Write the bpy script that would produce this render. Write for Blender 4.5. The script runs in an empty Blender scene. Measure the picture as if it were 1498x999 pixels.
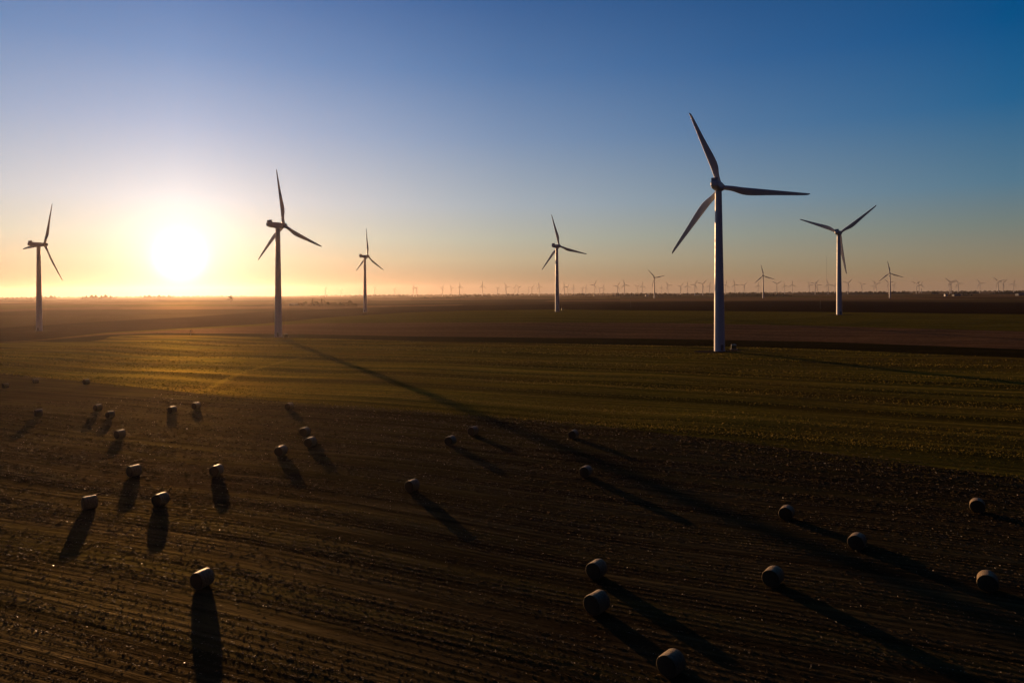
import bpy, bmesh, math, random
import numpy as np
from mathutils import Vector, Matrix

random.seed(7); RNG = np.random.default_rng(11)
rad = math.radians
S = bpy.context.scene
COL = S.collection

# ------------------------------------------------------------------ camera
CAM_Z = 24.0
F, CX, CY = 999.0, 749.0, 429.3            # photograph: focal length and principal point in pixels (lens shifted down)
PITCH = 0.0
ROLL = rad(0.385)
fw = Vector((0, math.cos(PITCH), -math.sin(PITCH)))
up0 = Vector((0, math.sin(PITCH), math.cos(PITCH)))
rt0 = Vector((1, 0, 0))
rt = rt0 * math.cos(ROLL) - up0 * math.sin(ROLL)
up = up0 * math.cos(ROLL) + rt0 * math.sin(ROLL)
EYE = Vector((0, 0, CAM_Z))

def ray(px, py):
    return (fw * F + rt * (px - CX) - up * (py - CY)).normalized()
def azim(px, py=430):
    d = ray(px, py); return math.atan2(d.x, d.y)
def horizon_y(px):                           # photograph row of eye level at column px
    lo, hi = 380.0, 480.0
    for _ in range(40):
        m = (lo + hi) / 2
        if ray(px, m).z > 0: lo = m
        else: hi = m
    return lo

# ------------------------------------------------------------------ terrain
CTRL = []
def ctrl(px, dist, z, w=1.0):
    CTRL.append((azim(px), math.log(dist / math.cos(azim(px)) if abs(px - 749) < 800 else dist), z, w))
ctrl(57, 527, -3.0); ctrl(407, 408, -0.9); ctrl(1052, 277, -0.0); ctrl(534, 816, 2.3)
ctrl(815, 697, 5.9); ctrl(1227, 558, 5.5); ctrl(957, 2200, 5.0); ctrl(1116, 2050, 5.0); ctrl(1302, 1850, 4.7)
for a in (-800, 0, 350, 749, 1100, 1498, 2300):
    ctrl(a, 40, 0, 1.5); ctrl(a, 80, 0, 1.5); ctrl(a, 150, 0); ctrl(a, 4500, 5); ctrl(a, 12000, 5.5)
ctrl(0, 250, -1.5); ctrl(200, 300, -1.0); ctrl(300, 1300, 1.0); ctrl(-300, 700, -3)
ctrl(1400, 300, 0.5); ctrl(749, 270, 0); ctrl(300, 2300, 3.5)
_C = np.array(CTRL)
_wav = []
_r = random.Random(5)
for L, A in ((28, .035), (37, .05), (52, .08), (70, .12), (95, .17), (140, .22), (33, .035), (61, .10), (210, .35)):
    t = _r.uniform(0, math.pi)
    _wav.append((math.cos(t) * 2 * math.pi / L, math.sin(t) * 2 * math.pi / L, _r.uniform(0, 6.28), A))
def terrain(x, y):
    x = np.asarray(x, float); y = np.asarray(y, float)
    r = np.maximum(np.hypot(x, y), 30.0)
    az = np.arctan2(x, y); lr = np.log(r)
    num = np.zeros_like(r); den = np.full_like(r, 1e-9)
    for (a, l, z, w) in _C:
        da = np.abs(az - a); da = np.minimum(da, 2 * math.pi - da)
        k = w * np.exp(-0.5 * ((da / rad(11)) ** 2 + ((lr - l) / .28) ** 2)) + 1e-7
        num += k * z; den += k
    h = num / den
    n = np.zeros_like(r)
    for (kx, ky, p, A) in _wav:
        n += A * np.sin(kx * x + ky * y + p)
    return h + .68 * n * np.clip(1.4 - r / 1500, .25, 1)
def tz(x, y): return float(terrain(x, y))

def at(px, py):
    """the ground point the photograph shows at a pixel"""
    d = ray(px, py)
    t = np.exp(np.linspace(math.log(20), math.log(14000), 4000))
    zz = CAM_Z + d.z * t - terrain(d.x * t, d.y * t)
    i = np.argmax(zz < 0)
    if zz[i] >= 0: i = len(t) - 1
    a = zz[i - 1] / (zz[i - 1] - zz[i]) if i else 0
    tt = t[i - 1] + a * (t[i] - t[i - 1])
    return Vector((d.x * tt, d.y * tt, tz(d.x * tt, d.y * tt)))
def dist_at(px, dist, y=430):
    """a ground point in the direction of column px, at a depth along the view"""
    a = azim(px, y); dist = dist / math.cos(a)
    x, yy = math.sin(a) * dist, math.cos(a) * dist
    return Vector((x, yy, tz(x, yy)))

# ------------------------------------------------------------------ object helpers
def link(o, parent=None):
    COL.objects.link(o)
    if parent is not None: o.parent = parent
    return o
def obj(name, bm, mats, parent=None, smooth=False):
    me = bpy.data.meshes.new(name); bm.to_mesh(me); bm.free()
    if not isinstance(mats, (list, tuple)): mats = [mats]
    for m in mats: me.materials.append(m)
    if smooth:
        me.polygons.foreach_set('use_smooth', [True] * len(me.polygons))
    return link(bpy.data.objects.new(name, me), parent)
def inst(name, me, parent=None):
    return link(bpy.data.objects.new(name, me), parent)
def mesh_np(name, verts, faces, mats, smooth=False, matidx=None):
    """faces: (n,4) or (n,3) int array"""
    me = bpy.data.meshes.new(name)
    n, k = faces.shape
    me.vertices.add(len(verts)); me.vertices.foreach_set('co', verts.astype(np.float32).ravel())
    me.loops.add(n * k); me.loops.foreach_set('vertex_index', faces.astype(np.int32).ravel())
    me.polygons.add(n); me.polygons.foreach_set('loop_start', np.arange(0, n * k, k, dtype=np.int32))
    for m in mats: me.materials.append(m)
    if smooth: me.polygons.foreach_set('use_smooth', np.ones(n, bool))
    if matidx is not None: me.polygons.foreach_set('material_index', matidx.astype(np.int32))
    me.update(calc_edges=True); me.validate()
    return me
def thing(name, label, cat, loc=(0, 0, 0), rz=0.0, group=None):
    o = bpy.data.objects.new(name, None); o.empty_display_size = .5
    link(o); o.location = loc; o.rotation_euler = (0, 0, rz)
    return tag(o, label, cat, group)
def tag(o, label, cat, group=None, kind=None):
    if label: o['label'] = label
    if cat: o['category'] = cat
    if group: o['group'] = group
    if kind: o['kind'] = kind
    return o
def struct(o, label=None):
    o['kind'] = 'structure'
    if label: o['label'] = label
    return o
def box(bm, x0, x1, y0, y1, z0, z1, mi=0):
    vs = [bm.verts.new(p) for p in ((x0,y0,z0),(x1,y0,z0),(x1,y1,z0),(x0,y1,z0),(x0,y0,z1),(x1,y0,z1),(x1,y1,z1),(x0,y1,z1))]
    for f in ((0,3,2,1),(4,5,6,7),(0,1,5,4),(1,2,6,5),(2,3,7,6),(3,0,4,7)):
        bm.faces.new([vs[i] for i in f]).material_index = mi
def loft(bm, rings, cap=True, mi=0):
    R = [[bm.verts.new(p) for p in r] for r in rings]
    n = len(R[0])
    for a, b in zip(R, R[1:]):
        for i in range(n):
            bm.faces.new((a[i], a[(i + 1) % n], b[(i + 1) % n], b[i])).material_index = mi
    if cap:
        bm.faces.new(R[0][::-1]).material_index = mi; bm.faces.new(R[-1]).material_index = mi
def circle(r, z, n=24, cx=0, cy=0):
    return [(cx + r * math.cos(2 * math.pi * i / n), cy + r * math.sin(2 * math.pi * i / n), z) for i in range(n)]

# ------------------------------------------------------------------ materials
class NT:
    def __init__(s, name):
        s.m = bpy.data.materials.new(name); s.m.use_nodes = True
        s.t = s.m.node_tree; s.t.nodes.clear()
        s.out = s.n('ShaderNodeOutputMaterial')
    def n(s, typ, **kw):
        nd = s.t.nodes.new(typ)
        for k, v in kw.items():
            if k.startswith('i_'):
                key = k[2:]; key = int(key) if key.isdigit() else key.replace('_', ' ')
                nd.inputs[key].default_value = v
            else: setattr(nd, k, v)
        return nd
    def l(s, a, b): s.t.links.new(a, b)
    def math(s, op, a, b=None, c=None, clamp=False):
        nd = s.n('ShaderNodeMath', operation=op, use_clamp=clamp)
        for i, v in enumerate((a, b, c)):
            if v is None: continue
            if isinstance(v, (int, float)): nd.inputs[i].default_value = v
            else: s.l(v, nd.inputs[i])
        return nd.outputs[0]
    def vmath(s, op, a, b=None):
        nd = s.n('ShaderNodeVectorMath', operation=op)
        for i, v in enumerate((a, b)):
            if v is None: continue
            if isinstance(v, (tuple, list)): nd.inputs[i].default_value = v
            else: s.l(v, nd.inputs[i])
        return nd
    def noise(s, vec, scale, detail=4, rough=.55, w=None):
        nd = s.n('ShaderNodeTexNoise'); nd.inputs['Scale'].default_value = scale
        nd.inputs['Detail'].default_value = detail; nd.inputs['Roughness'].default_value = rough
        if vec is not None: s.l(vec, nd.inputs['Vector'])
        return nd.outputs['Fac']
    def ramp(s, fac, stops, interp='LINEAR'):
        nd = s.n('ShaderNodeValToRGB'); cr = nd.color_ramp; cr.interpolation = interp
        while len(cr.elements) < len(stops): cr.elements.new(.5)
        for e, (p, c) in zip(cr.elements, stops):
            e.position = p
            e.color = (c, c, c, 1) if isinstance(c, (int, float)) else (*c, 1)
        if isinstance(fac, (int, float)): nd.inputs[0].default_value = fac
        else: s.l(fac, nd.inputs[0])
        return nd.outputs[0]
    def mix(s, fac, a, b, blend='MIX'):
        nd = s.n('ShaderNodeMix', data_type='RGBA', blend_type=blend)
        for i, v in ((0, fac), (6, a), (7, b)):
            if isinstance(v, (int, float)): nd.inputs[i].default_value = v if i == 0 else (v, v, v, 1)
            elif isinstance(v, (tuple, list)): nd.inputs[i].default_value = (*v, 1)
            else: s.l(v, nd.inputs[i])
        return nd.outputs[2]
    def pos(s): return s.n('ShaderNodeTexCoord').outputs['Object']
    def bsdf(s, color, rough=.8, spec=.3, bump=None, metallic=0.0, strength=1.0, dist=1.0, tint=None):
        b = s.n('ShaderNodeBsdfPrincipled')
        if isinstance(color, (tuple, list)): b.inputs['Base Color'].default_value = (*color, 1)
        else: s.l(color, b.inputs['Base Color'])
        if isinstance(rough, (int, float)): b.inputs['Roughness'].default_value = rough
        else: s.l(rough, b.inputs['Roughness'])
        b.inputs['Specular IOR Level'].default_value = spec
        if tint: b.inputs['Specular Tint'].default_value = (*tint, 1)
        b.inputs['Metallic'].default_value = metallic
        if bump is not None:
            bn = s.n('ShaderNodeBump'); bn.inputs['Strength'].default_value = strength
            bn.inputs['Distance'].default_value = dist
            s.l(bump, bn.inputs['Height']); s.l(bn.outputs[0], b.inputs['Normal'])
        return b
    def soil(s, col, h, strength=.9, gloss=.45, rough=.62, gk=1.0, boost=None):
        bn = s.n('ShaderNodeBump'); bn.inputs['Strength'].default_value = strength; bn.inputs['Distance'].default_value = 1.0
        s.l(h, bn.inputs['Height'])
        d = s.n('ShaderNodeBsdfDiffuse'); d.inputs['Roughness'].default_value = .5
        g = s.n('ShaderNodeBsdfGlossy'); g.distribution = 'GGX'; g.inputs['Roughness'].default_value = rough
        s.l(col, d.inputs['Color'])
        s.l(s.mix(1.0, col, (gk, gk, gk), 'MULTIPLY'), g.inputs['Color'])
        s.l(bn.outputs[0], d.inputs['Normal']); s.l(bn.outputs[0], g.inputs['Normal'])
        m = s.n('ShaderNodeMixShader'); m.inputs[0].default_value = gloss
        s.l(d.outputs[0], m.inputs[1]); s.l(g.outputs[0], m.inputs[2])
        return m
    def done(s, sh):
        s.l(sh.outputs[0] if hasattr(sh, 'outputs') else sh, s.out.inputs['Surface']); return s.m

# crop rows run 66 degrees left of the view; ROWN is the unit vector across them
ROWA = rad(-66)
ROWD = (math.sin(ROWA), math.cos(ROWA), 0)
ROWN = (math.cos(ROWA), -math.sin(ROWA), 0)

def row_coords(t, wob=1.2):
    """(along, across) row coordinates in metres, rows gently wandering"""
    p = t.pos()
    w = t.noise(p, .006, 2)
    al = t.vmath('DOT_PRODUCT', p, ROWD).outputs['Value']
    ac = t.vmath('DOT_PRODUCT', p, ROWN).outputs['Value']
    ac = t.math('MULTIPLY_ADD', w, 14 * wob, ac)
    return p, al, ac
def comb(t, x, y, z=0.0):
    c = t.n('ShaderNodeCombineXYZ')
    for i, v in enumerate((x, y, z)):
        if isinstance(v, (int, float)): c.inputs[i].default_value = v
        else: t.l(v, c.inputs[i])
    return c.outputs[0]

def mat_stubble():
    t = NT('stubble_soil'); p, al, ac = row_coords(t)
    # lengthwise streaks, rows 0.76 m apart, clods
    st = t.noise(comb(t, t.math('MULTIPLY', al, .03), ac), 1.3, 5, .75)
    st2 = t.noise(comb(t, t.math('MULTIPLY', al, .012), ac), .42, 3, .6)
    wide = t.noise(comb(t, t.math('MULTIPLY', al, .03), ac), .16, 3, .6)
    clod = t.noise(comb(t, t.math('MULTIPLY', al, .35), ac), 2.6, 8, .75)
    patch = t.noise(p, .03, 4, .6)
    row = t.math('SINE', t.math('MULTIPLY', ac, 2 * math.pi / .76))
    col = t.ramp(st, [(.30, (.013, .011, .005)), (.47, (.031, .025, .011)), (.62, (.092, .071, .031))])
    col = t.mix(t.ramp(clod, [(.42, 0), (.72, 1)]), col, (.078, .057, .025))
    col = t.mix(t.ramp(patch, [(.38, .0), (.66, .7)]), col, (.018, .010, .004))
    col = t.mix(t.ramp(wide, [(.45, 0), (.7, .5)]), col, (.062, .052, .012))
    rowm = t.ramp(t.noise(p, .11, 3, .6), [(.35, .15), (.65, 1)])
    h = t.math('MULTIPLY', t.math('MULTIPLY', row, rowm), .030)
    col = t.mix(t.ramp(st2, [(.40, .6), (.52, 0)]), col, (.010, .007, .004))
    h = t.math('MULTIPLY_ADD', st2, .30, h)
    h = t.math('MULTIPLY_ADD', clod, .06, h)
    h = t.math('MULTIPLY_ADD', st, .22, h)
    h = t.math('MULTIPLY_ADD', wide, .25, h)
    return t.done(t.soil(col, h, 1.0, .5, .72, 1.6))

def mat_grass():
    t = NT('grass'); p, al, ac = row_coords(t)
    s1 = t.noise(comb(t, t.math('MULTIPLY', al, .025), ac), .12, 3, .6)
    s2 = t.noise(comb(t, t.math('MULTIPLY', al, .02), ac), .5, 4, .6)
    cl = t.noise(p, .9, 8, .7)
    pt = t.noise(p, .02, 3, .55)
    col = t.ramp(s1, [(.32, (.026, .024, .004)), (.46, (.075, .060, .008)), (.56, (.105, .080, .010)), (.68, (.19, .13, .018))])
    col = t.mix(t.ramp(s2, [(.5, 0), (.72, .8)]), col, (.12, .080, .014))
    s3 = t.noise(comb(t, t.math('MULTIPLY', al, .012), ac), 1.3, 3, .7)
    s4 = t.noise(comb(t, t.math('MULTIPLY', al, .004), ac), .09, 2, .5)
    col = t.mix(t.ramp(s3, [(.38, .85), (.5, 0)]), col, (.012, .010, .002))
    col = t.mix(t.ramp(s4, [(.42, .85), (.49, 0)]), col, (.020, .017, .003))
    col = t.mix(t.ramp(pt, [(.45, 0), (.7, .6)]), col, (.075, .040, .008))
    col = t.mix(t.ramp(cl, [(.35, .5), (.6, 0)]), col, (.010, .010, .002))
    A, B = at(446, 522), at(292, 577)
    dx, dy = B.x - A.x, B.y - A.y; LL = math.hypot(dx, dy); dx /= LL; dy /= LL
    q = t.vmath('SUBTRACT', p, (A.x, A.y, 0)).outputs[0]
    u_ = t.math('DIVIDE', t.vmath('DOT_PRODUCT', q, (dx, dy, 0)).outputs['Value'], LL)
    v_ = t.vmath('DOT_PRODUCT', q, (-dy, dx, 0)).outputs['Value']
    bow = t.math('MULTIPLY', t.math('MULTIPLY', u_, t.math('SUBTRACT', 1.0, u_)), LL * .22)
    dl = t.math('ABSOLUTE', t.math('ADD', v_, bow))
    lm = t.math('MULTIPLY', t.ramp(t.math('DIVIDE', dl, 10.0), [(.04, 1), (.16, 0)]), t.ramp(u_, [(0, 0), (.08, 1), (.9, 1), (1, 0)]))
    col = t.mix(t.math('MULTIPLY', lm, .5), col, (.13, .095, .014))
    h = t.math('MULTIPLY', cl, .35)
    h = t.math('MULTIPLY_ADD', s1, 1.6, h)
    h = t.math('MULTIPLY_ADD', s2, .45, h)
    return t.done(t.soil(col, h, .7, .55, .70, 3.0))

def mat_band(name, c0, c1, c2, bumpk=.3):
    t = NT(name); p, al, ac = row_coords(t)
    s1 = t.noise(comb(t, t.math('MULTIPLY', al, .02), ac), .10, 4, .65)
    cl = t.noise(p, .5, 8, .7)
    col = t.ramp(s1, [(.3, c0), (.5, c1), (.7, c2)])
    col = t.mix(t.ramp(cl, [(.4, .6), (.62, 0)]), col, tuple(v * .5 for v in c0))
    h = t.math('MULTIPLY_ADD', s1, 1.0, t.math('MULTIPLY', cl, bumpk))
    return t.done(t.soil(col, h, .6, .5, .75, 2.6))

def mat_far():
    t = NT('far_fields'); p = t.pos()
    mp = t.n('ShaderNodeMapping'); mp.inputs['Rotation'].default_value = (0, 0, rad(9)); t.l(p, mp.inputs['Vector'])
    br = t.n('ShaderNodeTexBrick', offset=.37, squash=.6, squash_frequency=3)
    br.inputs['Scale'].default_value = 1; br.inputs['Mortar Size'].default_value = 0
    br.inputs['Brick Width'].default_value = 800; br.inputs['Row Height'].default_value = 260
    br.inputs['Color1'].default_value = (0, 0, 0, 1); br.inputs['Color2'].default_value = (1, 1, 1, 1)
    br.inputs['Bias'].default_value = 0
    t.l(mp.outputs[0], br.inputs['Vector'])
    cl = t.noise(p, .012, 6, .65)
    col = t.ramp(br.outputs['Color'], [(0, (.030, .020, .009)), (.2, (.09, .056, .028)), (.38, (.042, .030, .012)), (.55, (.065, .056, .012)),
                                       (.7, (.11, .065, .032)), (.85, (.024, .014, .007)), (1, (.06, .036, .018))], 'CONSTANT')
    col = t.mix(t.ramp(cl, [(.35, .55), (.65, 0)]), col, (.03, .022, .012))
    return t.done(t.soil(col, t.math('MULTIPLY', cl, 2.0), .5, .45, .75, 2.6))

def mat_paint():
    t = NT('white_paint'); p = t.pos()
    n = t.noise(p, .6, 5, .6)
    sp = t.vmath('MULTIPLY', p, (2.2, 2.2, .06)).outputs[0]
    streak = t.noise(sp, 1.0, 4, .6)
    col = t.mix(t.ramp(streak, [(.45, 0), (.75, .35)]), (.78, .78, .78), (.52, .50, .46))
    col = t.mix(t.ramp(n, [(.5, 0), (.8, .2)]), col, (.6, .6, .57))
    return t.done(t.bsdf(col, t.ramp(n, [(.3, .32), (.7, .5)]), .45))
def mat_simple(name, c, rough=.7, spec=.3, metallic=0, scale=3.0, var=.35):
    t = NT(name); n = t.noise(t.pos(), scale, 5, .6)
    col = t.mix(t.ramp(n, [(.3, 0), (.7, 1)]), tuple(v * (1 - var) for v in c), tuple(min(1, v * (1 + var * .6)) for v in c))
    return t.done(t.bsdf(col, rough, spec, n, metallic, strength=.15, dist=.1))

def mat_wrap():
    t = NT('net_wrap'); p = t.pos()
    ringv = t.vmath('MULTIPLY', p, (1.0, 14.0, 1.0)).outputs[0]      # bands round the bale (axis = local Y)
    a = t.noise(ringv, 1.2, 4, .6); b = t.noise(p, 6, 7, .78)
    c = t.noise(p, 1.4, 3, .6)
    col = t.ramp(b, [(.32, (.12, .08, .032)), (.5, (.27, .19, .085)), (.68, (.50, .37, .18))])
    col = t.mix(t.ramp(a, [(.4, .5), (.6, 0)]), col, (.13, .09, .042))
    col = t.mix(t.ramp(c, [(.5, 0), (.75, .5)]), col, (.20, .15, .08))
    h = t.math('MULTIPLY_ADD', b, .10, t.math('MULTIPLY', a, .07))
    return t.done(t.bsdf(col, .5, .25, h, strength=.8, tint=(1, .8, .5)))
def mat_straw():
    t = NT('packed_straw'); p = t.pos()
    x = t.n('ShaderNodeSeparateXYZ'); t.l(p, x.inputs[0])
    r2 = t.math('SQRT', t.math('ADD', t.math('POWER', x.outputs[0], 2), t.math('POWER', t.math('SUBTRACT', x.outputs[2], .84), 2)))
    n = t.noise(p, 12, 6, .7)
    rg = t.math('SINE', t.math('MULTIPLY_ADD', r2, 55.0, t.math('MULTIPLY', n, 6.0)))
    col = t.ramp(n, [(.3, (.045, .030, .013)), (.6, (.11, .075, .035)), (.8, (.18, .125, .06))])
    col = t.mix(t.ramp(rg, [(0, .45), (.8, 0)]), col, (.09, .06, .03))
    h = t.math('MULTIPLY_ADD', rg, .015, t.math('MULTIPLY', n, .08))
    return t.done(t.bsdf(col, .85, .2, h, strength=.9))
def mat_residue():
    t = NT('maize_residue')
    at_ = t.n('ShaderNodeAttribute', attribute_name='husk')
    f = at_.outputs['Fac']
    col = t.ramp(f, [(0, (.03, .023, .010)), (.35, (.055, .041, .018)), (.7, (.12, .085, .038)), (.93, (.24, .16, .08)), (1, (.60, .50, .38))])
    d = t.bsdf(col, t.ramp(f, [(0, .8), (.8, .6), (1, .3)]), .4)
    tr = t.n('ShaderNodeBsdfTranslucent'); t.l(col, tr.inputs['Color'])
    mx = t.n('ShaderNodeMixShader'); mx.inputs[0].default_value = .38
    t.l(d.outputs[0], mx.inputs[1]); t.l(tr.outputs[0], mx.inputs[2])
    return t.done(mx)
def mat_leaf(name, c):
    t = NT(name); n = t.noise(t.pos(), .8, 4, .6)
    col = t.mix(t.ramp(n, [(.35, 0), (.65, 1)]), tuple(v * .6 for v in c), tuple(v * 1.3 for v in c))
    d = t.bsdf(col, .7, .25)
    tr = t.n('ShaderNodeBsdfTranslucent'); t.l(col, tr.inputs['Color'])
    mx = t.n('ShaderNodeMixShader'); mx.inputs[0].default_value = .25
    t.l(d.outputs[0], mx.inputs[1]); t.l(tr.outputs[0], mx.inputs[2])
    return t.done(mx)

M_STUB, M_GRASS = mat_stubble(), mat_grass()
M_TAN = mat_band('tan_stubble', (.062, .034, .016), (.098, .056, .027), (.14, .082, .042))
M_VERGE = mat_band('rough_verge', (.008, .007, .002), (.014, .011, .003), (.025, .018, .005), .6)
M_GREEN2 = mat_band('thin_green_crop', (.042, .038, .006), (.078, .062, .009), (.105, .080, .014))
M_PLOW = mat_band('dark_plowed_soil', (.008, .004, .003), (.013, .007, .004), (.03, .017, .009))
M_MID = mat_band('brown_field', (.04, .026, .014), (.065, .042, .022), (.095, .065, .034))
M_FAR = mat_far()
M_PAD = mat_band('dark_gravel', (.018, .014, .010), (.032, .025, .018), (.06, .048, .034), .5)
M_PAINT = mat_paint()
M_GREY = mat_simple('grey_composite', (.50, .50, .49), .45, .4)
M_DOOR = mat_simple('grey_steel_door', (.22, .23, .24), .5, .4)
M_CONC = mat_simple('concrete', (.33, .31, .28), .9, .2)
M_GBOX = mat_simple('green_enamel', (.045, .07, .045), .5, .4)
M_STEEL = mat_simple('galvanised_steel', (.35, .35, .36), .5, .5, .6)
M_WOOD = mat_simple('weathered_wood', (.22, .19, .16), .8, .2, 0, 2.0)
M_WHITE = mat_simple('white_siding', (.78, .78, .76), .6, .3)
M_ROOF = mat_simple('grey_roofing', (.16, .17, .19), .6, .3)
M_BARN = mat_simple('blue_grey_cladding', (.14, .17, .21), .6, .3)
M_GLASS = mat_simple('window_glass', (.03, .035, .045), .1, .6, 0, 3, .1)
M_WRAP, M_STRAW, M_RES = mat_wrap(), mat_straw(), mat_residue()
M_LEAF, M_LEAF2 = mat_leaf('dull_foliage', (.05, .045, .018)), mat_leaf('brown_foliage', (.07, .05, .025))
M_BARK = mat_simple('bark', (.07, .055, .045), .9, .2)

# ------------------------------------------------------------------ ground: fields sharing their borders
def interp(pts):
    xs = [p[0] for p in pts]; ys = [p[1] for p in pts]
    return lambda x: float(np.interp(x, xs, ys))
B1 = interp([(-900,505),(-300,525),(0,545),(100,556),(200,566),(300,577),(420,588),(560,598),(750,613),(850,620),(1000,637),(1125,653),(1300,674),(1498,700),(1800,745),(2400,840)])
BV = interp([(-900,503),(-300,516),(0,502),(60,499.5),(72,501),(143,499),(166,491),(240,490),(400,493),(600,499),(975,506),(1052,507),(1200,511),(1498,524),(1800,535),(2400,550)])
B2 = interp([(-900,501),(-300,515),(0,501.6),(60,498),(160,489.4),(240,487),(400,488.5),(600,492),(800,494),(975,496),(1200,500),(1498,511),(1800,522),(2400,540)])
B3 = interp([(-900,500),(-300,514),(0,501.2),(60,497.5),(155,488),(275,481.8),(375,477),(450,473),(600,472),(800,472),(975,472.5),(1200,477),(1498,485),(1800,492),(2400,500)])
B4 = interp([(-900,499),(-300,513),(0,500.8),(60,497),(155,486.5),(275,480),(375,474.5),(480,464.5),(600,457),(700,454),(815,452.8),(1000,454.8),(1200,456.4),(1498,460),(1800,464),(2400,470)])
B5 = interp([(-900,490),(-300,495),(0,480),(155,470),(275,464),(400,455),(600,448),(815,445),(975,441.5),(1150,440.5),(1498,443),(1800,446),(2400,450)])

az_in = np.linspace(rad(-46), rad(46), 700)
az_out = np.linspace(rad(46), rad(314), 120)[1:-1]
AZ = np.concatenate([az_in, az_out])
NA = len(AZ)
def col_px(a):
    if a > math.pi: a -= 2 * math.pi
    a = max(rad(-56), min(rad(56), a))
    return CX + F * math.tan(a) / math.cos(PITCH)
tt = np.exp(np.linspace(math.log(20), math.log(14000), 2500))
BR = np.zeros((6, NA))
for j, a in enumerate(AZ):
    px = col_px(a)
    zc = terrain(tt * math.sin(a), tt * math.cos(a))
    elev = (zc - CAM_Z) / tt
    for k, fn in enumerate((B1, BV, B2, B3, B4, B5)):
        d = ray(px, fn(px)); e = d.z / math.hypot(d.x, d.y)
        idx = np.argmax(elev > e)              # first time the ground rises to the ray
        BR[k, j] = tt[idx] if elev[idx] > e else tt[-1]
ker = np.ones(9) / 9
for k in range(6):                              # smooth and keep in order
    BR[k] = np.convolve(np.concatenate([BR[k][-4:], BR[k], BR[k][:4]]), ker, 'valid')
for k in range(1, 6): BR[k] = np.maximum(BR[k], BR[k - 1] * 1.004)
R0 = np.full(NA, 4.0); RE = np.full(NA, 12000.0)

def band(name, ra, rb, rows, mat):
    f = np.linspace(0, 1, rows + 1)[:, None]
    rr = np.exp(np.log(ra)[None] * (1 - f) + np.log(rb)[None] * f)
    X = rr * np.sin(AZ)[None]; Y = rr * np.cos(AZ)[None]
    V = np.stack([X, Y, terrain(X, Y)], -1).reshape(-1, 3)
    i = np.arange(rows)[:, None] * NA; j = np.arange(NA)[None]; j2 = (j + 1) % NA
    Fq = np.stack([i + j, i + j2, i + NA + j2, i + NA + j], -1).reshape(-1, 4)[:, ::-1]
    me = mesh_np(name, V, Fq, [mat], True)
    return struct(inst(name, me))
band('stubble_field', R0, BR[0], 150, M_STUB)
# the patch of ground under the camera
bm = bmesh.new(); c = bm.verts.new((0, 0, tz(0, 0)))
ring = [bm.verts.new((4 * math.sin(a), 4 * math.cos(a), tz(4 * math.sin(a), 4 * math.cos(a)))) for a in AZ[::4]]
for i in range(len(ring)): bm.faces.new((c, ring[(i + 1) % len(ring)], ring[i]))
struct(obj('ground', bm, M_STUB, smooth=True))
band('grass_field', BR[0], BR[1], 90, M_GRASS)
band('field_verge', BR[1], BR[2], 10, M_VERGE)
band('tan_field', BR[2], BR[3], 40, M_TAN)
band('green_field', BR[3], BR[4], 40, M_GREEN2)
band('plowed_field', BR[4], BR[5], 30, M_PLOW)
band('far_fields', BR[5], RE, 90, M_FAR)

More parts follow.
